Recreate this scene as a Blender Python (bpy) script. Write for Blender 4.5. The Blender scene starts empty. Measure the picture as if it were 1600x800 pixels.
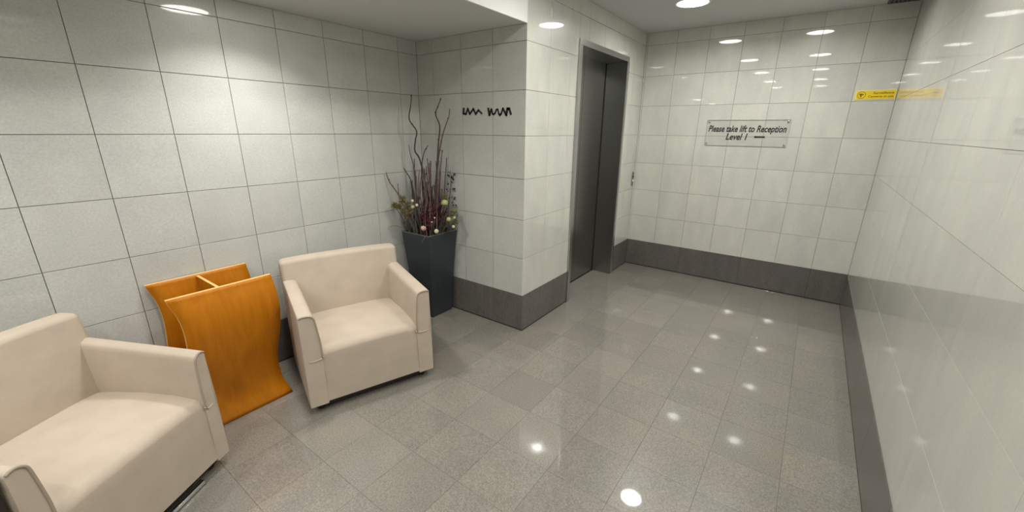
import bpy, bmesh, math, random
from mathutils import Vector, Matrix
random.seed(7)
sc = bpy.context.scene
col = sc.collection

# ------------------------------------------------------------------ camera, world, exposure
H = 1.5435
RV = Vector((0.58915451, -0.80795756, 0.010077)); UV = Vector((0.23413914, 0.18264151, 0.95489316)); FV = Vector((0.77335363, 0.56022019, -0.29677856))
FPX = 633.5455
cd = bpy.data.cameras.new('camera'); cam = bpy.data.objects.new('camera', cd); col.objects.link(cam)
cd.sensor_width = 36; cd.lens = FPX / 1600 * 36; cd.clip_start = 0.02
m = Matrix.Identity(4)
for i in range(3):
    m[i][0] = RV[i]; m[i][1] = UV[i]; m[i][2] = -FV[i]
m[2][3] = H
cam.matrix_world = m
sc.camera = cam
wd = bpy.data.worlds.new('world'); sc.world = wd; wd.use_nodes = True
wd.node_tree.nodes['Background'].inputs[0].default_value = (0.8, 0.82, 0.85, 1)
wd.node_tree.nodes['Background'].inputs[1].default_value = 0.05
sc.view_settings.view_transform = 'Standard'; sc.view_settings.look = 'None'
sc.view_settings.gamma = 1; sc.view_settings.use_curve_mapping = False
sc.view_settings.exposure = 0.0
LAMP = 18.0          # radiance of the downlight lenses
LAMP_COL = (1.0, 0.982, 0.935)
BEAM_HALL, BEAM_ALCOVE = 9.0, 8.0     # watts of the beam of each downlight
SPREAD_HALL, SPREAD_ALCOVE = 160.0, 124.0   # full beam angles, degrees

# ------------------------------------------------------------------ measures of the room (metres)
Y1, XB, YR, X2, Y3 = 2.7261, 4.6719, -0.4393, 2.4316, 1.6584
ZC, ZA, ZS = 2.52, 2.205, 0.30
XBACK = -2.6

def ray(x, y):
    return FV + RV * ((x - 800) / FPX) - UV * ((y - 400) / FPX)
def at(x, y, ax, v):
    d = ray(x, y); o = Vector((0, 0, H)); t = (v - o[ax]) / d[ax]
    return o + d * t

# ------------------------------------------------------------------ helpers
def tag(o, label=None, cat=None, group=None, kind=None):
    if label: o['label'] = label
    if cat: o['category'] = cat
    if group: o['group'] = group
    if kind: o['kind'] = kind
    return o
def link_mesh(name, me, mats, parent=None):
    o = bpy.data.objects.new(name, me); col.objects.link(o)
    if mats is not None and not me.materials:
        for mm in (mats if isinstance(mats, (list, tuple)) else [mats]): me.materials.append(mm)
    if parent: o.parent = parent
    return o
def obj(name, bm, mats, parent=None, smooth=False, wn=False):
    me = bpy.data.meshes.new(name)
    bmesh.ops.recalc_face_normals(bm, faces=bm.faces)
    bm.to_mesh(me); bm.free()
    if smooth:
        for p in me.polygons: p.use_smooth = True
    o = link_mesh(name, me, mats, parent)
    if wn:
        bm2 = bmesh.new(); bm2.from_mesh(me)
        for e in bm2.edges:
            if len(e.link_faces) == 2 and e.calc_face_angle(0) > 0.75: e.smooth = False
        bm2.to_mesh(me); bm2.free()
        md = o.modifiers.new('wn', 'WEIGHTED_NORMAL'); md.keep_sharp = True; md.weight = 100
    return o
def empty(name, loc=(0, 0, 0), rz=0, parent=None):
    o = bpy.data.objects.new(name, None); col.objects.link(o)
    o.location = loc; o.rotation_euler = (0, 0, rz); o.empty_display_size = 0.1
    if parent: o.parent = parent
    return o
def box_bm(a, b, bev=0, seg=2, bm=None):
    bm = bm or bmesh.new()
    r = bmesh.ops.create_cube(bm, size=1)
    vs = r['verts']
    for v in vs:
        for i in range(3): v.co[i] = a[i] if v.co[i] < 0 else b[i]
    if bev:
        es = list({e for v in vs for e in v.link_edges})
        bmesh.ops.bevel(bm, geom=es, offset=bev, segments=seg, profile=0.5, affect='EDGES')
    return bm
def prism_bm(poly, ax, a, b, bev=0, seg=3):
    """poly: 2D points in the two axes other than ax, extruded from a to b on ax"""
    bm = bmesh.new()
    oth = [i for i in range(3) if i != ax]
    def mk(v):
        out = []
        for q in poly:
            c = [0, 0, 0]; c[oth[0]] = q[0]; c[oth[1]] = q[1]; c[ax] = v
            out.append(bm.verts.new(c))
        return out
    A = mk(a); B = mk(b); n = len(poly)
    bm.faces.new(A); bm.faces.new(B[::-1])
    for i in range(n): bm.faces.new((A[i], B[i], B[(i + 1) % n], A[(i + 1) % n]))
    bmesh.ops.recalc_face_normals(bm, faces=bm.faces)
    if bev: bmesh.ops.bevel(bm, geom=list(bm.edges), offset=bev, segments=seg, profile=0.5, affect='EDGES')
    return bm
def tube_bm(pts, rad, n=8, bm=None, closed=False):
    bm = bm or bmesh.new()
    pts = [Vector(p) for p in pts]
    rads = rad if isinstance(rad, (list, tuple)) else [rad] * len(pts)
    rings = []
    up0 = None
    for i, p in enumerate(pts):
        if closed: t = pts[(i + 1) % len(pts)] - pts[i - 1]
        else: t = pts[min(i + 1, len(pts) - 1)] - pts[max(i - 1, 0)]
        t.normalize()
        if up0 is None:
            up0 = Vector((0, 0, 1)) if abs(t.z) < 0.9 else Vector((1, 0, 0))
        u = (up0 - t * up0.dot(t)).normalized(); up0 = u; v = t.cross(u)
        rings.append([bm.verts.new(p + (u * math.cos(2 * math.pi * k / n) + v * math.sin(2 * math.pi * k / n)) * rads[i]) for k in range(n)])
    m_ = len(rings)
    for i in range(m_ if closed else m_ - 1):
        A, B = rings[i], rings[(i + 1) % m_]
        for k in range(n): bm.faces.new((A[k], A[(k + 1) % n], B[(k + 1) % n], B[k]))
    if not closed:
        bm.faces.new(rings[0][::-1]); bm.faces.new(rings[-1])
    return bm
def catmull(pts, n=6):
    out = []
    P = [pts[0]] + list(pts) + [pts[-1]]
    for i in range(1, len(P) - 2):
        for k in range(n):
            t = k / n; a, b, c, d = P[i - 1], P[i], P[i + 1], P[i + 2]
            out.append(0.5 * (2 * b + (c - a) * t + (2 * a - 5 * b + 4 * c - d) * t * t + (3 * b - 3 * c + d - a) * t ** 3))
    out.append(pts[-1]); return out
def lathe_bm(prof, n=32, bm=None, cap=False):
    bm = bm or bmesh.new()
    rings = [[bm.verts.new((r * math.cos(2 * math.pi * k / n), r * math.sin(2 * math.pi * k / n), z)) for k in range(n)] for r, z in prof]
    for A, B in zip(rings, rings[1:]):
        for k in range(n): bm.faces.new((A[k], A[(k + 1) % n], B[(k + 1) % n], B[k]))
    if cap:
        bm.faces.new(rings[0][::-1]); bm.faces.new(rings[-1])
    return bm
def blob_bm(c, r, bm=None, sub=2, jitter=0.0, sq=(1, 1, 1)):
    bm = bm or bmesh.new()
    rr = bmesh.ops.create_icosphere(bm, subdivisions=sub, radius=1)
    for v in rr['verts']:
        k = 1 + random.uniform(-jitter, jitter)
        v.co = Vector((c[0] + v.co.x * r * k * sq[0], c[1] + v.co.y * r * k * sq[1], c[2] + v.co.z * r * k * sq[2]))
    return bm

# ------------------------------------------------------------------ materials
def new_mat(name):
    mt = bpy.data.materials.new(name); mt.use_nodes = True
    nt = mt.node_tree; return mt, nt, nt.nodes['Principled BSDF']
def plain(name, c, rough=0.6, metal=0.0, spec=0.5, bump=0, bscale=200, var=0.0, vscale=8):
    mt, nt, b = new_mat(name)
    b.inputs['Base Color'].default_value = (*c, 1); b.inputs['Roughness'].default_value = rough
    b.inputs['Metallic'].default_value = metal; b.inputs['Specular IOR Level'].default_value = spec
    N = nt.nodes; L = nt.links
    if bump or var:
        tc = N.new('ShaderNodeTexCoord')
    if var:
        nz = N.new('ShaderNodeTexNoise'); nz.inputs['Scale'].default_value = vscale; nz.inputs['Detail'].default_value = 4
        L.new(tc.outputs['Object'], nz.inputs['Vector'])
        mr = N.new('ShaderNodeMapRange'); mr.inputs[1].default_value = 0.3; mr.inputs[2].default_value = 0.7
        mr.inputs[3].default_value = 1 - var; mr.inputs[4].default_value = 1 + var
        L.new(nz.outputs['Fac'], mr.inputs[0])
        hv = N.new('ShaderNodeHueSaturation'); hv.inputs['Color'].default_value = (*c, 1)
        L.new(mr.outputs[0], hv.inputs['Value']); L.new(hv.outputs[0], b.inputs['Base Color'])
    if bump:
        nb = N.new('ShaderNodeTexNoise'); nb.inputs['Scale'].default_value = bscale; nb.inputs['Detail'].default_value = 3
        L.new(tc.outputs['Object'], nb.inputs['Vector'])
        bp = N.new('ShaderNodeBump'); bp.inputs['Strength'].default_value = bump; bp.inputs['Distance'].default_value = 0.002
        L.new(nb.outputs['Fac'], bp.inputs['Height']); L.new(bp.outputs[0], b.inputs['Normal'])
    return mt
def stone(name, c, rough, spec, grain, grain_amt, cloud, cloud_amt, tile_amt, bump=0.0, warm=0.0, stretch=(1, 1, 1), coat=0.0):
    """polished stone: fine speckle, soft clouds, and one tone per tile"""
    mt, nt, b = new_mat(name); N = nt.nodes; L = nt.links
    tc = N.new('ShaderNodeTexCoord'); oi = N.new('ShaderNodeObjectInfo')
    sc_ = N.new('ShaderNodeVectorMath'); sc_.operation = 'MULTIPLY'; sc_.inputs[1].default_value = stretch
    L.new(tc.outputs['Object'], sc_.inputs[0])
    off = N.new('ShaderNodeVectorMath'); off.operation = 'ADD'
    mul = N.new('ShaderNodeMath'); mul.operation = 'MULTIPLY'; mul.inputs[1].default_value = 37.0
    L.new(oi.outputs['Random'], mul.inputs[0]); L.new(sc_.outputs[0], off.inputs[0]); L.new(mul.outputs[0], off.inputs[1])
    def nz(scale, det):
        n_ = N.new('ShaderNodeTexNoise'); n_.inputs['Scale'].default_value = scale; n_.inputs['Detail'].default_value = det
        L.new(off.outputs[0], n_.inputs['Vector']); return n_
    def mr(src, lo, hi, f0, f1):
        r = N.new('ShaderNodeMapRange'); r.inputs[1].default_value = f0; r.inputs[2].default_value = f1; r.inputs[3].default_value = lo; r.inputs[4].default_value = hi
        L.new(src, r.inputs[0]); return r.outputs[0]
    g = nz(grain, 2); c1 = nz(cloud, 3)
    a = mr(g.outputs['Fac'], 1 - grain_amt, 1 + grain_amt, 0.25, 0.75)
    d = mr(c1.outputs['Fac'], 1 - cloud_amt, 1 + cloud_amt, 0.3, 0.7)
    t = mr(oi.outputs['Random'], 1 - tile_amt, 1 + tile_amt, 0, 1)
    m1 = N.new('ShaderNodeMath'); m1.operation = 'MULTIPLY'; L.new(a, m1.inputs[0]); L.new(d, m1.inputs[1])
    m2 = N.new('ShaderNodeMath'); m2.operation = 'MULTIPLY'; L.new(m1.outputs[0], m2.inputs[0]); L.new(t, m2.inputs[1])
    hv = N.new('ShaderNodeHueSaturation'); hv.inputs['Color'].default_value = (*c, 1)
    L.new(m2.outputs[0], hv.inputs['Value'])
    if warm:
        L.new(mr(c1.outputs['Fac'], 1 - warm, 1 + warm, 0.3, 0.7), hv.inputs['Saturation'])
    L.new(hv.outputs[0], b.inputs['Base Color'])
    b.inputs['Roughness'].default_value = rough; b.inputs['Specular IOR Level'].default_value = spec
    if coat:
        b.inputs['Coat Weight'].default_value = coat; b.inputs['Coat Roughness'].default_value = 0.03; b.inputs['Coat IOR'].default_value = 1.62
    if bump:
        bp = N.new('ShaderNodeBump'); bp.inputs['Strength'].default_value = bump; bp.inputs['Distance'].default_value = 0.0008
        L.new(g.outputs['Fac'], bp.inputs['Height']); L.new(bp.outputs[0], b.inputs['Normal'])
    return mt

M = {}
M['rear'] = plain('rear_wall', (0.16, 0.16, 0.155), 0.5)  # unseen wall, its grey darkened to cut the bounced light
M['wall_tile'] = stone('wall_tile', (0.50, 0.505, 0.47), 0.30, 0.3, 130, 0.10, 6, 0.045, 0.035, 0.0, 0.25, coat=0.7)
M['wall_polished'] = stone('wall_polished', (0.60, 0.60, 0.543), 0.30, 0.3, 90, 0.05, 5, 0.06, 0.03, 0.0, 0.25, (1.6, 0.6, 1), coat=1.0)
M['grout'] = plain('grout', (0.24, 0.235, 0.21), 0.8)
M['grout_floor'] = plain('grout_floor', (0.15, 0.14, 0.12), 0.8)
M['floor_tile'] = stone('floor_tile', (0.205, 0.190, 0.163), 0.30, 0.4, 150, 0.34, 4, 0.07, 0.07, 0.0, 0.15, coat=0.8)
M['skirting'] = stone('skirting', (0.115, 0.106, 0.096), 0.22, 0.4, 60, 0.16, 6, 0.10, 0.05, 0.0, 0.1, (2, 0.5, 1))
M['dark_strip'] = plain('dark_strip', (0.018, 0.016, 0.014), 0.6)
M['ceiling'] = plain('ceiling_paint', (0.60, 0.61, 0.61), 0.75, spec=0.3)
M['white'] = plain('white_paint', (0.80, 0.80, 0.79), 0.5, spec=0.4)
M['steel'] = plain('brushed_steel', (0.29, 0.29, 0.28), 0.30, metal=1.0)
M['steel_frame'] = plain('frame_steel', (0.52, 0.52, 0.52), 0.28, metal=1.0)
M['chrome'] = plain('chrome', (0.75, 0.75, 0.75), 0.12, metal=1.0)
M['black'] = plain('black', (0.012, 0.011, 0.010), 0.5)
M['fabric'] = plain('beige_fabric', (0.46, 0.388, 0.31), 0.92, spec=0.15, bump=0.5, bscale=420, var=0.05, vscale=9)
M['piping'] = plain('piping_fabric', (0.33, 0.275, 0.215), 0.9, spec=0.15)
M['planter'] = plain('planter_slate', (0.030, 0.036, 0.042), 0.42, spec=0.4, var=0.15, vscale=6)
M['rim'] = plain('planter_rim', (0.10, 0.11, 0.105), 0.5)
M['soil'] = plain('soil', (0.03, 0.022, 0.016), 0.95)
M['dark_wood'] = plain('dark_wood', (0.016, 0.012, 0.008), 0.5, var=0.2)
M['ink'] = plain('ink', (0.012, 0.012, 0.013), 0.5)
M['yellow'] = plain('yellow_plastic', (0.86, 0.62, 0.015), 0.4)
M['yellow_edge'] = plain('yellow_edge', (0.86, 0.74, 0.28), 0.4)
M['amber_ink'] = plain('amber_ink', (0.20, 0.11, 0.004), 0.5)
M['vent'] = plain('vent_metal', (0.10, 0.105, 0.11), 0.5)
M['twig_pink'] = plain('twig_pink', (0.125, 0.075, 0.072), 0.8, var=0.25, vscale=30)
M['twig_dark'] = plain('twig_dark', (0.055, 0.035, 0.03), 0.8)
M['maroon'] = plain('maroon', (0.075, 0.014, 0.018), 0.7, var=0.3, vscale=60)
M['pod'] = plain('pod_green', (0.40, 0.39, 0.17), 0.6, var=0.12, vscale=40)
M['pod_pale'] = plain('pod_pale', (0.52, 0.50, 0.33), 0.6, var=0.1, vscale=40)
M['flower'] = plain('flower_pale', (0.55, 0.36, 0.28), 0.7, var=0.2, vscale=60)
M['olive'] = plain('olive_tuft', (0.15, 0.125, 0.05), 0.85, var=0.3, vscale=60)
M['leaf'] = plain('leaf_grey_green', (0.065, 0.075, 0.058), 0.6, var=0.2, vscale=30)
M['leaf_dark'] = plain('leaf_dark', (0.025, 0.03, 0.028), 0.6)

def wood(name, c1, c2, rough, horiz=False):
    mt, nt, b = new_mat(name); N = nt.nodes; L = nt.links
    tc = N.new('ShaderNodeTexCoord'); mp = N.new('ShaderNodeMapping')
    mp.inputs['Scale'].default_value = (26, 26, 2.0)
    L.new(tc.outputs['Object'], mp.inputs['Vector'])
    nz = N.new('ShaderNodeTexNoise'); nz.inputs['Scale'].default_value = 1.6; nz.inputs['Detail'].default_value = 6; nz.inputs['Distortion'].default_value = 0.6
    L.new(mp.outputs[0], nz.inputs['Vector'])
    rp = N.new('ShaderNodeValToRGB'); rp.color_ramp.elements[0].position = 0.3; rp.color_ramp.elements[1].position = 0.7
    rp.color_ramp.elements[0].color = (*c1, 1); rp.color_ramp.elements[1].color = (*c2, 1)
    L.new(nz.outputs['Fac'], rp.inputs[0]); L.new(rp.outputs[0], b.inputs['Base Color'])
    b.inputs['Roughness'].default_value = rough; b.inputs['Specular IOR Level'].default_value = 0.25
    return mt
M['veneer'] = wood('honey_veneer', (0.40, 0.128, 0.002), (0.47, 0.162, 0.004), 0.42)
M['ply_edge'] = plain('ply_edge', (0.72, 0.45, 0.16), 0.5)

def emis(name, c, s):
    mt, nt, b = new_mat(name)
    b.inputs['Base Color'].default_value = (0.8, 0.8, 0.8, 1)
    b.inputs['Emission Color'].default_value = (*c, 1); b.inputs['Emission Strength'].default_value = s
    return mt
M['lens'] = emis('lamp_lens', LAMP_COL, LAMP)
def acrylic():
    mt, nt, b = new_mat('clear_acrylic'); N = nt.nodes; L = nt.links
    out = N['Material Output']
    tr = N.new('ShaderNodeBsdfTransparent'); tr.inputs[0].default_value = (0.993, 0.996, 0.993, 1)
    gl = N.new('ShaderNodeBsdfGlossy'); gl.inputs['Roughness'].default_value = 0.03
    mx = N.new('ShaderNodeMixShader'); mx.inputs[0].default_value = 0.045; L.new(tr.outputs[0], mx.inputs[1]); L.new(gl.outputs[0], mx.inputs[2])
    L.new(mx.outputs[0], out.inputs[0]); return mt
M['acrylic'] = acrylic()
M['acrylic_edge'] = plain('acrylic_edge', (0.46, 0.47, 0.42), 0.3)

# ------------------------------------------------------------------ room shell
TH = 0.006           # depth of the tiles
_tc = {}
def tile_mesh(w, h, mat, gap, cham, t=TH):
    key = (round(w, 4), round(h, 4), mat, gap, cham, t)
    if key in _tc: return _tc[key]
    a, b = w / 2 - gap / 2, h / 2 - gap / 2
    bm = bmesh.new()
    r0 = [bm.verts.new((x, y, 0)) for x, y in ((-a, -b), (a, -b), (a, b), (-a, b))]
    r1 = [bm.verts.new((x, y, t - cham)) for x, y in ((-a, -b), (a, -b), (a, b), (-a, b))]
    c, d = a - cham, b - cham
    r2 = [bm.verts.new((x, y, t)) for x, y in ((-c, -d), (c, -d), (c, d), (-c, d))]
    for A, B in ((r0, r1), (r1, r2)):
        for k in range(4): bm.faces.new((A[k], A[(k + 1) % 4], B[(k + 1) % 4], B[k]))
    bm.faces.new(r2)
    me = bpy.data.meshes.new('tile'); bm.to_mesh(me); bm.free(); me.materials.append(M[mat])
    _tc[key] = me
    return me
def cuts(a, b, phase, step):
    """joint positions between a and b with joints at phase + k*step"""
    out = [a]; k = math.ceil((a - phase) / step + 1e-6)
    while phase + k * step < b - 1e-4:
        v = phase + k * step
        if v - out[-1] > 0.012: out.append(v)
        k += 1
    if b - out[-1] < 0.012: out[-1] = b
    else: out.append(b)
    return out
FR = {  # frames: local x, local y, normal, for surface value
    '-y': (Vector((1, 0, 0)), Vector((0, 0, 1)), Vector((0, -1, 0))),
    '+y': (Vector((-1, 0, 0)), Vector((0, 0, 1)), Vector((0, 1, 0))),
    '-x': (Vector((0, -1, 0)), Vector((0, 0, 1)), Vector((-1, 0, 0))),
    '+z': (Vector((1, 0, 0)), Vector((0, 1, 0)), Vector((0, 0, 1))),
}
def lay(parent, facing, surf, us, vs, mat, gap, cham, skip=None, name='tile', t=TH):
    lx, ly, n = FR[facing]
    ua = [i for i in range(3) if abs(lx[i]) > .5][0]; va = [i for i in range(3) if abs(ly[i]) > .5][0]; na = [i for i in range(3) if abs(n[i]) > .5][0]
    for u0, u1 in zip(us, us[1:]):
        for v0, v1 in zip(vs, vs[1:]):
            if skip and skip(u0, u1, v0, v1): continue
            me = tile_mesh(u1 - u0, v1 - v0, mat, gap, cham, t)
            o = bpy.data.objects.new(name, me); col.objects.link(o); o.parent = parent
            c = Vector((0, 0, 0)); c[ua] = (u0 + u1) / 2; c[va] = (v0 + v1) / 2; c[na] = surf - n[na] * t
            mm = Matrix.Identity(4)
            for i in range(3):
                mm[i][0] = lx[i]; mm[i][1] = ly[i]; mm[i][2] = n[i]; mm[i][3] = c[i]
            o.matrix_local = mm
def struct(name, bm, mat, label, cat, **k):
    o = obj(name, bm, mat, **k); return tag(o, label, cat, kind='structure')

ROWS = lambda top: cuts(ZS, top, 0.004, 0.3)
G, CH = 0.0028, 0.0009
X0 = -1.1            # tiles are laid one by one from here on; the stone goes on behind the camera
# wall_left (armchair wall)
wl = struct('wall_left', box_bm((XBACK, Y1 + TH, 0), (X2, Y1 + 0.15, ZA)), M['grout'], 'pale grey stone tiled wall behind the armchairs', 'wall')
lay(wl, '-y', Y1, cuts(-0.7525, X2, 0.1475, 0.3), ROWS(ZA), 'wall_tile', G, CH)
lay(wl, '-y', Y1, [XBACK, -0.7525], [ZS, ZA], 'wall_tile', G, CH, name='wall_slab')
# wall_alcove (return wall behind the planter)
w2 = struct('wall_alcove', box_bm((X2 + TH, Y3 + 0.006, 0), (X2 + 0.12, Y1, ZA)), M['grout'], 'short tiled return wall behind the planter', 'wall')
lay(w2, '-x', X2, cuts(Y3, Y1, 2.2472, 0.3), ROWS(ZA), 'wall_tile', G, CH)
# wall_lift
LX0, LX1, LZ, DY = 3.154, 4.200, 2.235, 1.868
wf = bmesh.new()
box_bm((X2 + TH, Y3 + TH, 0), (LX0, Y3 + 0.12, ZC), bm=wf); box_bm((LX1, Y3 + TH, 0), (XB, Y3 + 0.12, ZC), bm=wf); box_bm((LX0, Y3 + TH, LZ), (LX1, Y3 + 0.12, ZC), bm=wf)
w3 = struct('wall_lift', wf, M['grout'], 'polished tiled wall around the lift doorway', 'wall')
r3 = ROWS(ZC)
lay(w3, '-y', Y3, cuts(X2, LX0, X2, 0.3), r3, 'wall_polished', 0.0020, 0.0006)
lay(w3, '-y', Y3, cuts(LX1, XB, XB - 0.3, 0.3), r3, 'wall_polished', 0.0020, 0.0006)
lay(w3, '-y', Y3, cuts(LX0, LX1, X2, 0.3), [LZ, 2.404, ZC], 'wall_polished', G, CH)
# wall_back
wb = struct('wall_back', box_bm((XB + TH, YR - 0.1, 0), (XB + 0.12, Y3 + 0.12, ZC)), M['grout'], 'polished pale grey tiled end wall with the notices', 'wall')
lay(wb, '-x', XB, cuts(YR, Y3, -0.1591, 0.3), r3, 'wall_polished', 0.0020, 0.0006)
# wall_right
wr = struct('wall_right', box_bm((XBACK, YR - 0.15, 0), (XB, YR - TH, ZC)), M['grout'], 'polished stone wall along the open side of the lift lobby', 'wall')
lay(wr, '+y', YR, cuts(X0, XB, XB, 0.6), r3, 'wall_polished', 0.0014, 0.00015)
lay(wr, '+y', YR, [XBACK, X0], [ZS, ZC], 'wall_polished', G, CH, name='wall_slab')
# wall behind the camera
struct('wall_rear', box_bm((XBACK - 0.12, YR - 0.15, 0), (XBACK, Y1 + 0.15, ZC)), M['rear'], 'plain mid grey wall closing the lobby opposite the notices', 'wall')
# floor
fl = struct('floor', box_bm((XBACK, YR - 0.15, -0.12), (XB + 0.12, Y1 + 0.15, -TH)), M['grout_floor'], 'speckled grey granite tile floor', 'floor')
fx = cuts(-0.45, XB, 1.65, 0.3)
lay(fl, '+z', 0.0, fx, cuts(YR, Y3, 0.16, 0.3), 'floor_tile', 0.0010, 0.00012)
lay(fl, '+z', 0.0, [v for v in fx if v < X2 - 0.01] + [X2], cuts(Y3, Y1, 0.16, 0.3), 'floor_tile', 0.0010, 0.00012)
lay(fl, '+z', 0.0, [LX0, 3.45, 3.75, LX1], [Y3, DY], 'floor_tile', 0.0010, 0.00012)
lay(fl, '+z', 0.0, [XBACK, -0.45], [YR, Y1], 'floor_tile', 0.0010, 0.00012, name='floor_slab')
# skirting of dark granite, one object per wall with its slabs
def skirt(name, facing, surf, a, b, label, phase):
    lx, ly, n = FR[facing]
    r = empty(name); tag(r, label, 'baseboard', kind='structure')
    s = surf + sum(n) * 0.004
    lay(r, facing, s, cuts(a, b, phase, 0.6), [0.009, ZS], 'skirting', 0.0012, 0.0006, name='skirting_slab', t=0.014)
    na = 1 if abs(n.y) > .5 else 0
    lo = [0, 0, 0.0]; hi = [0, 0, 0.009]
    lo[1 - na], hi[1 - na] = a, b
    lo[na], hi[na] = sorted((surf, surf + sum(n) * 0.0035))
    obj('skirting_foot_strip', box_bm(lo, hi), M['dark_strip'], r)  # thin near-black strip along the foot of the skirting
skirt('baseboard_left', '-y', Y1, XBACK, X2, 'dark granite skirting behind the armchairs', 0.15)
skirt('baseboard_alcove', '-x', X2, Y3 - 0.004, Y1, 'dark granite skirting under the scrawled return wall', 2.05)
skirt('baseboard_lift', '-y', Y3, X2 - 0.004, LX0, 'dark granite skirting between the outer corner and the lift doorway', X2)
skirt('baseboard_lift_corner', '-y', Y3, LX1, XB, 'short dark granite skirting under the lift call button', XB)
skirt('baseboard_back', '-x', XB, YR, Y3, 'dark granite skirting under the reception notice', 0.44)
skirt('baseboard_right', '+y', YR, XBACK, XB, 'dark granite skirting of the long polished wall', XB)

# ceilings with round openings for the downlights
HALL = [(x, y) for y in (1.01, 0.19) for x in (3.80, 2.27, 0.74, -0.79, -2.2)]
ALC = [(1.06, 2.27), (-0.55, 2.27), (-2.1, 2.27)]
RO = 0.122
def ceiling_bm(x0, x1, y0, y1, z, holes, n=28):
    bm = bmesh.new()
    es = []
    def ring(pts):
        vs = [bm.verts.new((x, y, z)) for x, y in pts]
        for i in range(len(vs)): es.append(bm.edges.new((vs[i], vs[(i + 1) % len(vs)])))
    ring([(x0, y0), (x1, y0), (x1, y1), (x0, y1)])
    for cx, cy in holes: ring([(cx + RO * math.cos(2 * math.pi * k / n), cy + RO * math.sin(2 * math.pi * k / n)) for k in range(n)])
    bmesh.ops.triangle_fill(bm, use_beauty=True, use_dissolve=False, edges=es, normal=(0, 0, -1))
    return bm
struct('ceiling', ceiling_bm(XBACK, XB + 0.006, YR - 0.006, Y3 + 0.006, ZC, HALL), M['ceiling'], 'higher painted ceiling of the lift lobby', 'ceiling')
struct('ceiling_alcove', ceiling_bm(XBACK, X2 + 0.006, Y3 + 0.012, Y1 + 0.006, ZA, ALC), M['ceiling'], 'lower painted ceiling over the armchairs', 'ceiling')
struct('trim_1', box_bm((XBACK, Y3, ZA - 0.001), (X2, Y3 + 0.014, ZC)), M['white'], 'white bulkhead face where the ceiling drops', 'trim')
struct('ceiling_void', box_bm((XBACK - 0.1, YR - 0.15, ZC + 0.16), (XB + 0.12, Y1 + 0.15, ZC + 0.2)), M['ceiling'], 'slab above the suspended ceilings', 'slab')

# ------------------------------------------------------------------ downlights
REC = 0.006
ring_me = reflector_me = lens_me = None
beams = {}
def downlight(x, y, z, label, group, watts, spread):
    global ring_me, reflector_me, lens_me
    t = empty('downlight', (x, y, z)); tag(t, label, 'downlight', group)
    if ring_me is None:
        o = obj('trim_ring', lathe_bm([(0.116, 0.002), (0.116, -0.003), (0.130, -0.004), (0.138, -0.001), (0.138, 0.0005)], 40), M['white'], t, smooth=True); ring_me = o.data
        o = obj('reflector', lathe_bm([(0.116, 0.001), (0.116, 0.020), (0.09, 0.05)], 40), M['white'], t, smooth=True); reflector_me = o.data
        bm = lathe_bm([(0.114, 0.004), (0.113, 0.0), (0.080, -0.0025), (0.0005, -0.0035)], 40); o = obj('lens', bm, M['lens'], t, smooth=True); lens_me = o.data
    else:
        link_mesh('trim_ring', ring_me, None, t); link_mesh('reflector', reflector_me, None, t); link_mesh('lens', lens_me, None, t)
    if watts not in beams:
        b = bpy.data.lights.new('lamp_beam', 'AREA'); b.shape = 'DISK'; b.size = 0.13; b.energy = watts; b.color = LAMP_COL; b.spread = math.radians(spread); beams[watts] = b
    lo = bpy.data.objects.new('lamp_beam', beams[watts]); col.objects.link(lo); lo.parent = t; lo.location = (0, 0, -0.005)
ORD = ['first', 'second', 'third', 'fourth', 'fifth']
for i, (x, y) in enumerate(HALL):
    downlight(x, y, ZC, '%s round recessed downlight from the end wall, row along the %s' % (ORD[i % 5], 'lift side' if i < 5 else 'unbroken polished wall'), 'lobby ceiling downlights', BEAM_HALL, SPREAD_HALL)
for i, (x, y) in enumerate(ALC):
    downlight(x, y, ZA, '%s round recessed downlight from the planter in the lower ceiling over the armchairs' % ORD[i], 'alcove ceiling downlights', BEAM_ALCOVE, SPREAD_ALCOVE)

# ------------------------------------------------------------------ lift doorway
d1 = empty('door_1', (LX0, Y3, 0)); tag(d1, 'brushed steel lift doorway with deep reveal and closed doors', 'lift door', kind='structure')
FWD = 0.046
def pbox(name, a, b, mat, parent, bev=0.002):
    o_ = parent.location
    return obj(name, box_bm([a[i] - o_[i] for i in range(3)], [b[i] - o_[i] for i in range(3)], bev, 2), mat, parent, smooth=True, wn=True)
pbox('jamb', (LX0, Y3 - 0.016, 0), (LX0 + FWD, DY, LZ - FWD), M['steel_frame'], d1)
pbox('jamb', (LX1 - FWD, Y3 - 0.016, 0), (LX1, DY, LZ - FWD), M['steel'], d1)
pbox('architrave', (LX1 - 0.034, Y3 - 0.020, 0), (LX1 + 0.002, Y3 - 0.012, LZ - FWD), M['steel_frame'], d1, 0.002)
pbox('header', (LX0, Y3 - 0.016, LZ - FWD), (LX1, DY, LZ), M['steel_frame'], d1, 0.003)
mid = (LX0 + LX1) / 2
pbox('door_leaf', (LX0 + FWD * 0.6, DY - 0.004, 0.006), (mid - 0.002, DY + 0.03, LZ), M['steel'], d1)
pbox('door_leaf', (mid + 0.002, DY - 0.004, 0.006), (LX1 - FWD * 0.6, DY + 0.03, LZ), M['steel'], d1)
pbox('sill', (LX0 + FWD, DY - 0.012, -0.003), (LX1 - FWD, DY + 0.03, 0.004), M['black'], d1, 0.001)
pbox('shade_strip', (LX1 - FWD - 0.007, DY - 0.010, 0.004), (LX1 - FWD, DY - 0.004, LZ - FWD), M['black'], d1, 0)  # black strip laid in as the shade where door meets jamb
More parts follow.
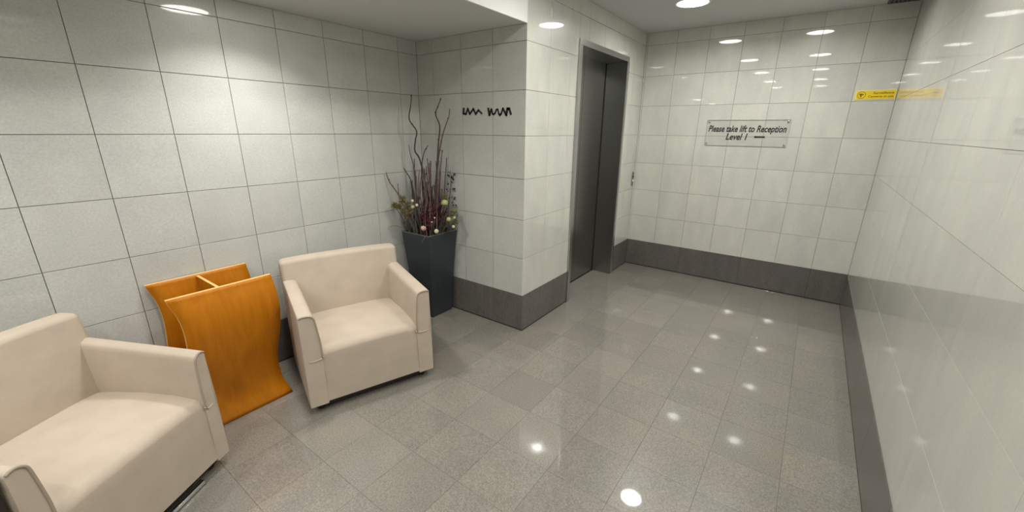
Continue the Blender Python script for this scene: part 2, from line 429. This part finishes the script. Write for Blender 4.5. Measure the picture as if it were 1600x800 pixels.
# call button
cb = empty('call_button_panel', (4.632, Y3, 0.94)); tag(cb, 'slim metal lift call button plate beside the end wall', 'button panel')
pbox('plate', (4.612, Y3 - 0.008, 0.945), (4.652, Y3, 1.10), plain('plate_metal', (0.33, 0.32, 0.27), 0.35, metal=0.8), cb, 0.002)
for z, mm in ((1.045, 'ink'), (1.00, 'white')):
    bm = lathe_bm([(0.013, 0), (0.013, 0.004), (0.010, 0.006), (0.0005, 0.006)], 16)
    o = obj('button', bm, M[mm], cb, smooth=True); o.location = (0, -0.008, z - 0.94); o.rotation_euler = (math.pi / 2, 0, 0)

# ------------------------------------------------------------------ lettering
def text_mesh(s, width, weight=0.0, shear=0.0, spacing=1.0):
    cu = bpy.data.curves.new('txt', 'FONT'); cu.body = s; cu.size = 1; cu.shear = shear; cu.offset = weight; cu.space_character = spacing; cu.extrude = 0.004
    cu.resolution_u = 3
    o = bpy.data.objects.new('txt', cu); col.objects.link(o)
    dg = bpy.context.evaluated_depsgraph_get(); dg.update()
    me = bpy.data.meshes.new_from_object(o.evaluated_get(dg))
    bpy.data.objects.remove(o); bpy.data.curves.remove(cu)
    x0 = min(v.co.x for v in me.vertices); x1 = max(v.co.x for v in me.vertices)
    k = width / (x1 - x0)
    for v in me.vertices: v.co = Vector(((v.co.x - x0) * k, v.co.y * k, v.co.z * k))
    me.materials.clear()
    return me
def on_back(o, y, z, off):
    """stand an x-right, y-up mesh on the end wall, seen from the lobby"""
    o.rotation_euler = (math.pi / 2, 0, -math.pi / 2); o.location = Vector((XB - off, y, z)) - (o.parent.location if o.parent else Vector())
# reception notice: clear acrylic plate on four standoffs
sg = empty('reception_sign', (XB, 0.595, 1.42)); tag(sg, 'clear acrylic notice directing visitors by lift to Reception on Level 1', 'sign')
SY0, SY1, SZ0, SZ1 = 0.242, 0.948, 1.418, 1.662
o = pbox('acrylic_panel', (XB - 0.009, SY0, SZ0), (XB - 0.004, SY1, SZ1), M['acrylic'], sg, 0.0008)
eb = bmesh.new()
for a, b in (((SY0, SZ0), (SY1, SZ0 + 0.0025)), ((SY0, SZ1 - 0.0016), (SY1, SZ1)), ((SY0, SZ0), (SY0 + 0.0016, SZ1)), ((SY1 - 0.0016, SZ0), (SY1, SZ1))):
    box_bm((XB - 0.0093 - sg.location.x, a[0] - sg.location.y, a[1] - sg.location.z), (XB - 0.0038 - sg.location.x, b[0] - sg.location.y, b[1] - sg.location.z), bm=eb)
obj('polished_edge', eb, M['acrylic_edge'], sg)
for y in (SY0 + 0.018, SY1 - 0.018):
    for z in (SZ0 + 0.018, SZ1 - 0.018):
        o = obj('standoff', lathe_bm([(0.0005, 0), (0.008, 0), (0.008, 0.012), (0.006, 0.014), (0.0005, 0.014)], 16), M['chrome'], sg, smooth=True)
        o.rotation_euler = (0, -math.pi / 2, 0); o.location = Vector((XB, y, z)) - sg.location
def letter(s, y_left, y_right, z, weight, shear, off, mat, parent, hscale=None):
    me = text_mesh(s, y_left - y_right, weight, shear)
    if hscale:
        hmax = max(v.co.y for v in me.vertices)
        for v in me.vertices: v.co.y *= hscale / hmax
    o = link_mesh('lettering', me, mat, parent); on_back(o, y_left, z, off); return o
letter('Please take lift to Reception', 0.930, 0.262, 1.549, 0.019, 0.22, 0.0025, M['ink'], sg, 0.060)
letter('Level 1', 0.760, 0.572, 1.474, 0.019, 0.22, 0.0025, M['ink'], sg, 0.060)
# stubby arrow
bm = prism_bm([(0.0, 0.0), (0.016, 0.012), (0.016, 0.007), (0.093, 0.007), (0.093, -0.007), (0.016, -0.007), (0.016, -0.012)], 2, 0, 0.0006)
o = obj('arrow', bm, M['ink'], sg); on_back(o, 0.518, 1.503, 0.0025)
# yellow notice in the corner
yl = empty('yellow_notice', (XB, -0.305, 1.815)); tag(yl, 'small yellow notice with a round symbol in the corner of the end wall', 'sign')
pbox('plate', (XB - 0.004, -0.434, 1.815), (XB, -0.175, 1.889), M['yellow_edge'], yl, 0.001)
pbox('face', (XB - 0.0055, -0.427, 1.821), (XB - 0.003, -0.182, 1.883), M['yellow'], yl, 0.0005)
letter('Surveillance', -0.290, -0.420, 1.857, 0.015, 0, 0.006, M['amber_ink'], yl, 0.018)
letter('Cameras in use', -0.262, -0.420, 1.831, 0.015, 0, 0.006, M['amber_ink'], yl, 0.016)
bm = tube_bm([(0.026 * math.cos(k * math.pi / 10), 0.026 * math.sin(k * math.pi / 10), 0) for k in range(20)], 0.0016, 6, closed=True)
box_bm((-0.014, -0.002, 0), (0.006, 0.011, 0.001), bm=bm); box_bm((0.007, 0.000, 0), (0.014, 0.008, 0.001), bm=bm); box_bm((-0.006, -0.016, 0), (0.002, -0.002, 0.001), bm=bm)
o = obj('camera_symbol', bm, M['amber_ink'], yl); on_back(o, -0.216, 1.852, 0.0058)

# two scrawled marks on the return wall
def scrawl(name, pix, widths, label):
    pts = [at(x, y, 0, X2) for x, y in pix]
    org = Vector((X2, sum(p.y for p in pts) / len(pts), sum(p.z for p in pts) / len(pts)))
    bm = bmesh.new()
    for (p, q, w) in zip(pts, pts[1:], widths):
        d = Vector((0, q.y - p.y, q.z - p.z)); L = d.length; d.normalize(); n = Vector((0, -d.z, d.y)) * (w / 2)
        a = p - org - d * w * 0.35; b = q - org + d * w * 0.35
        f = [a + n, b + n, b - n, a - n]
        A = [bm.verts.new((-0.0004, v.y, v.z)) for v in f]; B = [bm.verts.new((-0.0016, v.y, v.z)) for v in f]
        bm.faces.new(A); bm.faces.new(B[::-1])
        for i in range(4): bm.faces.new((A[i], B[i], B[(i + 1) % 4], A[(i + 1) % 4]))
    o = obj(name, bm, M['ink']); o.location = org
    tag(o, label, 'lettering', 'scrawled marks above the planter')
z = lambda X, Y: (700 + X * 0.075, 150 + Y * 0.075)
scrawl('scrawled_mark', [z(330, 265), z(325, 365), z(375, 378), z(415, 265), z(455, 375), z(530, 270), z(580, 378), z(635, 295), z(705, 365)],
       [.019, .015, .016, .015, .016, .015, .015, .014], 'black zigzag scrawl of sharp even peaks beside the twigs')
scrawl('scrawled_mark', [z(840, 265), z(865, 400), z(905, 275), z(930, 370), z(955, 385), z(985, 350), z(1010, 285), z(1035, 275), z(1060, 370), z(1085, 400), z(1110, 370), z(1145, 260), z(1215, 400), z(1240, 265), z(1275, 265), z(1310, 375)],
       [.018, .015, .013, .013, .012, .012, .012, .012, .014, .014, .013, .016, .018, .018, .018], 'black scrawl with rounded loops and a thick blot, next to the outer corner')

# ceiling air vent in the corner
vt = empty('ceiling_vent', (4.52, -0.33, ZC)); tag(vt, 'dark slatted air vent in the lobby ceiling corner', 'vent')
fb = bmesh.new()
x0, x1, y0, y1 = 4.40, 4.63, -0.425, -0.235
for a, b in (((x0, y0), (x1, y0 + .018)), ((x0, y1 - .018), (x1, y1)), ((x0, y0), (x0 + .018, y1)), ((x1 - .018, y0), (x1, y1))):
    box_bm((a[0] - 4.52, a[1] + .33, -0.012), (b[0] - 4.52, b[1] + .33, 0.0), bm=fb)
obj('frame', fb, M['vent'], vt)
obj('backing', box_bm((x0 + .01 - 4.52, y0 + .01 + .33, -0.002), (x1 - .01 - 4.52, y1 - .01 + .33, -0.0005)), M['black'], vt)
for k in range(6):
    yy = y0 + .035 + k * .024
    o = obj('slat', box_bm((x0 + .018 - 4.52, -0.009, -0.001), (x1 - .018 - 4.52, 0.009, 0.001)), M['vent'], vt)
    o.location = (0, yy + .33, -0.008); o.rotation_euler = (0.5, 0, 0)

# ------------------------------------------------------------------ armchairs
HA, HAB, HB, DEP, HS, ZB = 0.602, 0.634, 0.757, 0.665, 0.415, 0.055
def armchair(name, x, y, rz, label, chrome, W, AW):
    t = empty(name, (x, y, 0), rz); tag(t, label, 'armchair', 'beige armchairs by the wall')
    h = W / 2
    # seat with the front apron falling to the hem, one upholstered piece
    prof = [(0.0, ZB + 0.012), (0.0, 0.20), (0.0, 0.33)]
    R = 0.050
    for k in range(1, 9):
        a = k / 8 * math.pi / 2; prof.append((R - R * math.cos(a), HS - R - 0.012 + R * math.sin(a)))
    prof += [(0.14, HS + 0.0), (0.28, HS + 0.004), (0.42, HS - 0.004), (0.56, HS - 0.018), (0.56, ZB + 0.012)]
    xs = [-1, -0.97, -0.90, -0.75, -0.5, -0.2, 0.2, 0.5, 0.75, 0.90, 0.97, 1]
    bm = bmesh.new(); hw = h - AW + 0.004
    rows = []
    for q in xs:
        cr = -0.012 * abs(q) ** 6 - 0.004 * q * q
        row = []
        for i, (yy, zz) in enumerate(prof):
            dz = cr if 3 <= i <= len(prof) - 2 else 0
            dy = 0.006 * abs(q) ** 8 if i < 8 and i > 0 else 0
            row.append(bm.verts.new((q * hw, yy + dy, zz + dz)))
        rows.append(row)
    for A, B in zip(rows, rows[1:]):
        for i in range(len(prof) - 1): bm.faces.new((A[i], A[i + 1], B[i + 1], B[i]))
        bm.faces.new((A[-1], A[0], B[0], B[-1]))
    bm.faces.new(rows[0]); bm.faces.new(rows[-1][::-1])
    obj('seat', bm, M['fabric'], t, smooth=True, wn=True)
    # arms: side profile with a top rising gently to the back
    for s in (-1, 1):
        TW = AW * 0.84                                    # the arm is thinner on top than at the seat
        def section(top):
            q = [(0, ZB), (0, 0.20), (0, 0.35), (0, top - 0.05), (0, top - 0.016), (0.004, top - 0.005), (0.014, top), (TW * 0.5, top + 0.002)]
            q += [(TW - 0.024, top - 0.001), (TW - 0.010, top - 0.007), (TW - 0.002, top - 0.018), (TW, top - 0.034)]
            q += [(TW + (AW - TW) * 0.4, top - 0.09), (TW + (AW - TW) * 0.85, HS + 0.02), (AW, HS - 0.03), (AW, 0.25), (AW, ZB)]
            return q
        bm = bmesh.new(); rings = []
        ys = [(-0.002, 0.0055), (-0.0005, 0.0015), (0.003, 0), (0.05, 0), (0.15, 0), (0.3, 0), (0.45, 0), (DEP - 0.10, 0), (DEP - 0.03, 0), (DEP - 0.016, 0.004)]
        for yy, ins in ys:
            top = HA + (HAB - HA) * min(1, max(0, yy) / (DEP - 0.10)) - ins
            lean = 0.010
            ring = []
            for (xx, zv) in section(top):
                xx = min(max(xx, ins), AW - ins) if zv < top - 0.04 else ins + xx * (1 - 2 * ins / TW)
                ring.append(bm.verts.new((s * (h - xx), yy + (lean * max(0, (zv - 0.335)) / 0.27 if yy < 0.01 else 0), zv)))
            rings.append(ring)
        nn = len(rings[0])
        for A_, B_ in zip(rings, rings[1:]):
            for k in range(nn): bm.faces.new((A_[k], A_[(k + 1) % nn], B_[(k + 1) % nn], B_[k]))
        bm.faces.new(rings[0]); bm.faces.new(rings[-1][::-1])
        arm = obj('arm', bm, M['fabric'], t, smooth=True, wn=True)
        # piping round the front panel of the arm
        yf = -0.003
        def pp(xx, zv): return (s * (h - xx), yf + 0.010 * max(0, zv - 0.335) / 0.27, zv)
        P = [pp(AW - 0.002, 0.345), pp(AW - 0.002, 0.40), pp(TW + (AW - TW) * 0.80, 0.44), pp(TW + (AW - TW) * 0.35, HA - 0.09), pp(TW - 0.001, HA - 0.034), pp(TW - 0.006, HA - 0.018), pp(TW - 0.016, HA - 0.008), pp(TW * 0.5, HA - 0.003), pp(0.014, HA - 0.004), pp(0.005, HA - 0.010)]
        obj('piping', tube_bm(catmull([Vector(q) for q in P], 3), 0.0046, 8), M['piping'], arm, smooth=True)
        # crease of the cover where the arm panel meets the apron
        P = [(s * (h - AW - 0.006), -0.002, 0.352), (s * (h - AW + 0.008), -0.003, 0.341), (s * (h - 0.05), -0.001, 0.334), (s * (h - 0.02), 0.002, 0.338)]
        obj('cover_fold', tube_bm(catmull([Vector(q) for q in P], 4), [0.002] + [0.0042] * 6 + [0.003] * 5 + [0.0015], 8), M['fabric'], arm, smooth=True)
    # backrest: leans back a little, waisted into the arms
    hb = h - 0.004
    bm = bmesh.new()
    n = 9; grid = []
    for side, (yb, yt) in enumerate(((DEP - 0.165, DEP - 0.095), (DEP - 0.012, DEP))):
        g = []
        for j in range(n):
            v = j / (n - 1); zz = 0.30 + (HB - 0.30) * v
            row = []
            for i in range(11):
                u = -1 + 2 * i / 10
                ww = hb + 0.006 * v
                yy = yb + (yt - yb) * v - (0.016 * (1 - u * u) * math.sin(math.pi * min(1, v * 1.05)) if side == 0 else 0)
                zz2 = zz - (0.006 * abs(u) ** 4 if j == n - 1 else 0) + (0.004 * (1 - u * u) if j == n - 1 else 0)
                row.append(bm.verts.new((u * ww, yy, zz2)))
            g.append(row)
        grid.append(g)
    A, B = grid
    for j in range(n - 1):
        for i in range(10):
            bm.faces.new((A[j][i], A[j][i + 1], A[j + 1][i + 1], A[j + 1][i])); bm.faces.new((B[j][i], B[j + 1][i], B[j + 1][i + 1], B[j][i + 1]))
        bm.faces.new((A[j][0], A[j + 1][0], B[j + 1][0], B[j][0])); bm.faces.new((A[j][10], B[j][10], B[j + 1][10], A[j + 1][10]))
    for i in range(10):
        bm.faces.new((A[-1][i], A[-1][i + 1], B[-1][i + 1], B[-1][i])); bm.faces.new((A[0][i], B[0][i], B[0][i + 1], A[0][i + 1]))
    bmesh.ops.recalc_face_normals(bm, faces=bm.faces)
    sharp = [e for e in bm.edges if e.calc_face_angle(0) > math.radians(50)]
    bmesh.ops.bevel(bm, geom=sharp, offset=0.024, segments=6, profile=0.5, affect='EDGES')
    back = obj('backrest', bm, M['fabric'], t, smooth=True, wn=True)
    # recessed dark base and glides
    obj('base_frame', box_bm((-h + 0.03, 0.035, 0.022), (h - 0.03, DEP - 0.05, ZB + 0.02), 0.004), M['black'], t)
    for sx in (-1, 1):
        for yy in (0.07, DEP - 0.10):
            o = obj('glide', lathe_bm([(0.0005, 0), (0.022, 0), (0.024, 0.006), (0.020, 0.024), (0.0005, 0.024)], 16), M['black'], t, smooth=True); o.location = (sx * (h - 0.06), yy, 0)
    if chrome:
        obj('foot_rail', box_bm((-0.20, 0.004, 0.004), (0.20, 0.030, 0.024), 0.004, 2), M['chrome'], t, smooth=True)
    return t
armchair('armchair', 1.231, 1.886, -0.337, 'beige fabric armchair standing between the wooden magazine rack and the planter', False, 0.732, 0.096)
armchair('armchair', 0.193, 1.853, 0.530, 'beige fabric armchair with a chrome foot rail, beside the dark side table', True, 0.690, 0.066)

# dark side table beside the armchair
st = empty('side_table', (-0.302, 1.580, 0), 0.530); tag(st, 'near black wooden cube side table at the arm of the armchair with the chrome rail', 'side table')
SW = 0.21
for nm, a, b in (('table_top', (-SW, 0, 0.56), (SW, 0.42, 0.60)), ('side_panel', (-SW, 0.005, 0), (-SW + 0.025, 0.415, 0.56)), ('side_panel', (SW - 0.025, 0.005, 0), (SW, 0.415, 0.56)),
                 ('back_panel', (-SW + 0.025, 0.39, 0.02), (SW - 0.025, 0.41, 0.56)), ('shelf', (-SW + 0.025, 0.01, 0.08), (SW - 0.025, 0.39, 0.10)), ('front_panel', (-SW + 0.025, 0.008, 0.10), (SW - 0.025, 0.026, 0.56))):
    obj(nm, box_bm(a, b, 0.002), M['dark_wood'], st)

# ------------------------------------------------------------------ magazine rack: two bent panels, divider, tray
rk = empty('magazine_rack', (0.71, 2.45, 0)); tag(rk, 'honey coloured bent plywood magazine rack between the two armchairs', 'magazine rack')
def spline(zv, tab):
    for (z0, a), (z1, b) in zip(tab, tab[1:]):
        if z0 <= zv <= z1:
            i = tab.index((z0, a)); p0 = tab[max(i - 1, 0)][1]; p3 = tab[min(i + 2, len(tab) - 1)][1]
            t = (zv - z0) / (z1 - z0)
            return 0.5 * (2 * a + (b - p0) * t + (2 * p0 - 5 * a + 4 * b - p3) * t * t + (3 * a - 3 * b + p3 - p0) * t ** 3)
    return tab[-1][1]
CURVE = [(0, -0.050), (0.08, -0.018), (0.17, 0.004), (0.27, 0.002), (0.38, -0.014), (0.48, -0.026), (0.57, -0.030), (0.66, -0.021), (0.75, 0.0)]
XL = [(0, -0.226), (0.17, -0.236), (0.30, -0.226), (0.45, -0.212), (0.57, -0.208), (0.66, -0.217), (0.75, -0.241)]
XRR = [(0, 0.226), (0.08, 0.206), (0.17, 0.197), (0.27, 0.203), (0.38, 0.222), (0.48, 0.237), (0.57, 0.244), (0.66, 0.243), (0.75, 0.236)]
def bent_panel(name, ybase, amp, ztop):
    bm = bmesh.new(); nz, nx, th = 40, 8, 0.017
    F = []; Bk = []
    for j in range(nz + 1):
        zv = ztop * j / nz; zc = 0.75 * j / nz
        y = ybase + amp * spline(zc, CURVE); xl, xr = spline(zc, XL), spline(zc, XRR)
        F.append([bm.verts.new((xl + (xr - xl) * i / nx, y, zv)) for i in range(nx + 1)])
        Bk.append([bm.verts.new((xl + (xr - xl) * i / nx, y + th, zv)) for i in range(nx + 1)])
    for j in range(nz):
        for i in range(nx):
            bm.faces.new((F[j][i], F[j][i + 1], F[j + 1][i + 1], F[j + 1][i])).smooth = True; bm.faces.new((Bk[j][i], Bk[j + 1][i], Bk[j + 1][i + 1], Bk[j][i + 1])).smooth = True
        bm.faces.new((F[j][0], F[j + 1][0], Bk[j + 1][0], Bk[j][0])).material_index = 1; bm.faces.new((F[j][nx], Bk[j][nx], Bk[j + 1][nx], F[j + 1][nx])).material_index = 1
    for i in range(nx):
        bm.faces.new((F[nz][i], F[nz][i + 1], Bk[nz][i + 1], Bk[nz][i])).material_index = 1; bm.faces.new((F[0][i], Bk[0][i], Bk[0][i + 1], F[0][i + 1])).material_index = 1
    bm.edges.ensure_lookup_table()
    for e in bm.edges:
        if e.calc_face_angle(0) > 0.9: e.smooth = False
    return obj(name, bm, [M['veneer'], M['ply_edge']], rk)
YF, YBK = 2.372 - 2.45, 2.694 - 2.45
bent_panel('front_panel', YF, 1.0, 0.75)
bent_panel('back_panel', YBK, 0.7, 0.75)
# divider follows both curves
bm = bmesh.new(); L_, R_ = [], []
for j in range(25):
    zv = 0.10 + (0.742 - 0.10) * j / 24
    a = YF + spline(zv, CURVE) + 0.012; b = YBK + 0.7 * spline(zv, CURVE) + 0.002
    L_.append([bm.verts.new((-0.020, a, zv)), bm.verts.new((-0.020, b, zv))]); R_.append([bm.verts.new((-0.006, a, zv)), bm.verts.new((-0.006, b, zv))])
for j in range(24):
    for S_ in (L_, R_): bm.faces.new((S_[j][0], S_[j][1], S_[j + 1][1], S_[j + 1][0]))
    for k in (0, 1): bm.faces.new((L_[j][k], L_[j + 1][k], R_[j + 1][k], R_[j][k]))
for j, mi in ((0, 0), (24, 1)): bm.faces.new((L_[j][0], L_[j][1], R_[j][1], R_[j][0])).material_index = mi
obj('divider', bm, [M['veneer'], M['ply_edge']], rk)
a = YF + spline(0.15, CURVE) + 0.008; b = YBK + 0.7 * spline(0.15, CURVE) + 0.004
obj('tray', box_bm((-0.212, a, 0.14), (0.206, b, 0.155)), M['veneer'], rk)

# ------------------------------------------------------------------ planter
PX, PY, PZ = 2.262, 2.492, 0.735
pt = empty('planter', (PX, PY, 0)); tag(pt, 'tall tapered square slate grey planter in the corner behind the armchair', 'planter')
bm = bmesh.new()
def sq(s, z, sx=0, sy=0): return [bm.verts.new((x * s / 2 + sx, y * s / 2 + sy, z)) for x, y in ((-1, -1), (1, -1), (1, 1), (-1, 1))]
R0 = [sq(0.225, 0.0, .018, .02), sq(0.228, 0.004, .018, .02), sq(0.27, 0.42, .006, .006), sq(0.318, PZ), sq(0.296, PZ), sq(0.270, PZ - 0.10)]
for A, B in zip(R0, R0[1:]):
    for k in range(4): bm.faces.new((A[k], A[(k + 1) % 4], B[(k + 1) % 4], B[k]))
bm.faces.new(R0[0][::-1])
obj('pot_body', bm, M['planter'], pt)
bm = bmesh.new()
for a, b in (((-.1595, -.1595), (.1595, -.1475)), ((-.1595, .1475), (.1595, .1595)), ((-.1595, -.1475), (-.1475, .1475)), ((.1475, -.1475), (.1595, .1475))):
    box_bm((a[0], a[1], PZ - 0.001), (b[0], b[1], PZ + 0.004), bm=bm)
obj('rim', bm, M['rim'], pt)
bm = bmesh.new(); bmesh.ops.create_grid(bm, x_segments=10, y_segments=10, size=0.139)
for v in bm.verts: v.co.z = PZ - 0.055 + random.uniform(-.006, .006)
obj('soil', bm, M['soil'], pt)

# ------------------------------------------------------------------ dried arrangement
ar = empty('twig_arrangement', (PX, PY, PZ - 0.05)); tag(ar, 'dried arrangement of tall bare twigs, maroon sprigs and pale seed heads in the planter', 'plant arrangement')
AO = Vector((PX, PY, PZ - 0.05))
FH = Vector((FV.x, FV.y, 0)).normalized()
def place(px_, py_, dep=0.0):
    """point seen at a pixel, at the distance of the planter plus dep"""
    d = ray(px_, py_); c = Vector((PX, PY, 0)); t = (c.dot(FH) + dep) / d.dot(FH)
    p = Vector((0, 0, H)) + d * t
    p.y = min(p.y, Y1 - 0.02); p.x = min(p.x, X2 - 0.02)
    return p
def twig(pix, dep, r0, r1, mat, buds=0, straight=False):
    pts = [place(x, y, dep + random.uniform(-.008, .008)) - AO for x, y in pix]
    pts[0] = Vector((max(-.12, min(.12, pts[0].x)), max(-.12, min(.12, pts[0].y)), 0.0))
    c = catmull(pts, 5); r0 *= 1.35; r1 *= 1.35
    rr = [r0 + (r1 - r0) * i / (len(c) - 1) for i in range(len(c))]
    bm = tube_bm(c, rr, 6)
    for _ in range(buds):
        i = random.randrange(len(c) // 3, len(c)); blob_bm(c[i] + Vector((random.uniform(-.004, .004), random.uniform(-.004, .004), 0)), 0.0055, bm, 1, 0.2, (1, 1, 1.5))
    return obj('twig', bm, M[mat], ar, smooth=True)
# tall curly ones, traced
zz = lambda X, Y: (580 + X * 0.3, 140 + Y * 0.3)
twig([zz(300, 740), zz(285, 520), zz(255, 370), zz(228, 320), zz(230, 265), zz(236, 215), zz(198, 155), zz(206, 80), zz(210, 25)], 0.02, .006, .0022, 'twig_dark', 5)
twig([zz(310, 740), zz(330, 560), zz(345, 380), zz(350, 280), zz(357, 190), zz(336, 130), zz(350, 80), zz(364, 45)], -0.02, .006, .0022, 'twig_dark', 6)
twig([zz(330, 740), zz(340, 580), zz(345, 400), zz(365, 270), zz(385, 195), zz(405, 140), zz(408, 100)], 0.0, .006, .002, 'twig_pink', 5)
twig([zz(290, 740), zz(270, 560), zz(262, 420), zz(275, 330), zz(297, 290)], -0.03, .005, .002, 'twig_dark', 3)
twig([zz(240, 740), zz(190, 620), zz(130, 530), zz(95, 480), zz(72, 430)], -0.05, .006, .0025, 'twig_pink', 2)
twig([zz(240, 740), zz(195, 650), zz(150, 570), zz(138, 490)], -0.04, .004, .002, 'twig_pink', 0)
twig([zz(260, 740), zz(225, 560), zz(205, 470), zz(168, 408)], -0.03, .0055, .0025, 'twig_dark', 1)
twig([zz(320, 740), zz(350, 540), zz(362, 400), zz(370, 320)], 0.03, .005, .002, 'twig_pink', 4)
twig([zz(270, 740), zz(235, 560), zz(225, 420), zz(205, 340), zz(195, 290)], 0.05, .0045, .0018, 'twig_pink', 2)
random.seed(21)
for k in range(42):
    x0 = random.uniform(225, 355); x1 = 290 + (x0 - 290) * 1.15 + random.uniform(-28, 28); top = random.uniform(335, 560)
    n = 4; pix = []
    for i in range(n + 1):
        u = i / n; pix.append(zz(x0 + (x1 - x0) * u + (random.uniform(-9, 9) if 0 < i else 0), 740 + (top - 740) * u))
    twig(pix, random.uniform(-.09, .09), random.uniform(.0038, .006), .0022, random.choice(['twig_pink', 'twig_pink', 'twig_dark']), random.choice([0, 1, 2, 3]))
# stem of small dark round leaves
st_pix = [zz(400, 720), zz(405, 600), zz(415, 500), zz(412, 420)]
twig(st_pix, 0.03, .003, .0015, 'twig_dark')
for k in range(34):
    v = random.uniform(415, 610); c = place(*zz(412 + random.uniform(-26, 30), v), 0.03 + random.uniform(-.02, .02)) - AO
    bm = bmesh.new(); bmesh.ops.create_circle(bm, cap_ends=True, segments=8, radius=random.uniform(.007, .011))
    o = obj('round_leaf', bm, M['leaf_dark'], ar); o.location = c; o.rotation_euler = (random.uniform(0, 3), random.uniform(0, 3), random.uniform(0, 3))
# maroon sprigs with berries in the middle
for k in range(70):
    b = place(*zz(random.uniform(225, 380), 745), random.uniform(-.1, .1)) - AO; b.z = 0.0
    b.x = max(-.12, min(.12, b.x)); b.y = max(-.12, min(.12, b.y))
    e = place(*zz(random.uniform(235, 395), random.uniform(590, 715)), random.uniform(-.12, .1)) - AO
    mid_ = (b + e) / 2 + Vector((random.uniform(-.015, .015), random.uniform(-.015, .015), 0))
    bm = tube_bm(catmull([b, mid_, e], 3), [.0032] * 6 + [.002], 5)
    for _ in range(5):
        t = random.uniform(.35, 1); q = b.lerp(e, t); blob_bm(q + Vector([random.uniform(-.012, .012) for _ in range(3)]), random.uniform(.005, .008), bm, 1, .15)
    obj('maroon_sprig', bm, M['maroon'], ar, smooth=True)
# seed heads and blooms (pixel of the crop, radius m, material)
for X, Y, r, mt, dep in ((383, 590, .026, 'pod', -.06), (404, 676, .018, 'pod', -.12), (434, 668, .013, 'pod', -.10), (428, 714, .013, 'pod_pale', -.12), (433, 632, .022, 'olive', -.05),
                         (215, 580, .012, 'pod_pale', -.10), (238, 602, .012, 'pod_pale', -.12), (217, 612, .015, 'pod', -.10), (340, 738, .018, 'pod_pale', -.17), (330, 668, .007, 'flower', -.16), (316, 690, .006, 'flower', -.16)):
    c = place(*zz(X, Y), dep) - AO
    o = obj('seed_head', blob_bm((0, 0, 0), r, None, 3, .05, (1, 1, 1.05)), M[mt], ar, smooth=True); o.location = c
    s = Vector((c.x * .5, c.y * .5, 0)); obj('seed_stalk', tube_bm([s, (s + c) / 2, c * .97], .0025, 5), M['leaf'], ar, smooth=True)
# pale bloom at the front rim: a few petals round a core
c = place(*zz(272, 728), -.17) - AO
bm = blob_bm((0, 0, 0), .013, None, 2, .1)
for k in range(7):
    a = k / 7 * 2 * math.pi; blob_bm((.013 * math.cos(a), .013 * math.sin(a), .008 + .004 * (k % 2)), .011, bm, 2, .05, (.7, .7, 1.5))
o = obj('pale_bloom', bm, M['flower'], ar, smooth=True); o.location = c
# tufted olive flower clumps
for X, Y, r in ((165, 575, .048), (190, 600, .042), (122, 605, .040), (170, 635, .040), (145, 610, .034), (420, 645, .036), (385, 560, .032), (205, 640, .036), (440, 690, .032), (185, 665, .034)):
    c = place(*zz(X, Y), random.uniform(-.12, -.04)) - AO
    bm = bmesh.new()
    for k in range(110):
        d = Vector((random.gauss(0, 1), random.gauss(0, 1), random.gauss(.3, 1))).normalized(); e = d * r * random.uniform(.7, 1.15)
        s = d.orthogonal().normalized() * .0022; s2 = d.cross(s).normalized() * .0022
        v = [bm.verts.new(e + s * .3), bm.verts.new(d * r * .3 + s), bm.verts.new(d * r * .3 - s * .5 + s2), bm.verts.new(d * r * .3 - s * .5 - s2)]
        bm.faces.new((v[0], v[1], v[2])); bm.faces.new((v[0], v[2], v[3])); bm.faces.new((v[0], v[3], v[1]))
    blob_bm((0, 0, 0), r * .45, bm, 1, .2)
    o = obj('tufted_flower', bm, M['olive'], ar); o.location = c
    s = Vector((max(-.11, min(.11, c.x * .5)), max(-.11, min(.11, c.y * .5)), 0)); obj('stalk', tube_bm([s, (s + c) / 2 + Vector((0, 0, .01)), c], .003, 5), M['twig_pink'], ar, smooth=True)
# blade leaves round the rim
def blade(a, b, sag, w, mat='leaf'):
    bm = bmesh.new(); n = 8; d = (b - a); side = d.cross(Vector((0, 0, 1)))
    side = side.normalized() * w if side.length > 1e-4 else Vector((w, 0, 0))
    Lf, Rt, Md = [], [], []
    for i in range(n + 1):
        t = i / n; p = a.lerp(b, t) + Vector((0, 0, sag * 4 * t * (1 - t))); k = max(.06, math.sin(math.pi * min(1, .25 + .75 * t)) ** .7) if t > .3 else .75
        if i == n: k = .05
        Lf.append(bm.verts.new(p + side * k)); Rt.append(bm.verts.new(p - side * k)); Md.append(bm.verts.new(p - Vector((0, 0, w * .5 * k))))
    for i in range(n):
        bm.faces.new((Lf[i], Lf[i + 1], Md[i + 1], Md[i])); bm.faces.new((Md[i], Md[i + 1], Rt[i + 1], Rt[i]))
    return obj('blade_leaf', bm, M[mat], ar, smooth=True)
for k in range(70):
    x0 = random.choice([random.uniform(160, 260), random.uniform(340, 440), random.uniform(160, 440)]); dep = random.uniform(-.14, .08)
    b0 = place(*zz(x0, 745), dep) - AO; b0.x = max(-.13, min(.13, b0.x)); b0.y = max(-.13, min(.13, b0.y)); b0.z = 0
    tip = place(*zz(x0 + (x0 - 300) * random.uniform(.0, .25) + random.uniform(-14, 14), random.uniform(625, 700)), dep - .02) - AO
    blade(b0, tip, random.uniform(0, .015), .0055)
blade(place(*zz(160, 722), -.06) - AO, place(*zz(55, 716), -.04) - AO, .022, .006)
blade(place(*zz(285, 760), -.20) - AO, place(*zz(262, 800), -.235) - AO, .0, .0035)
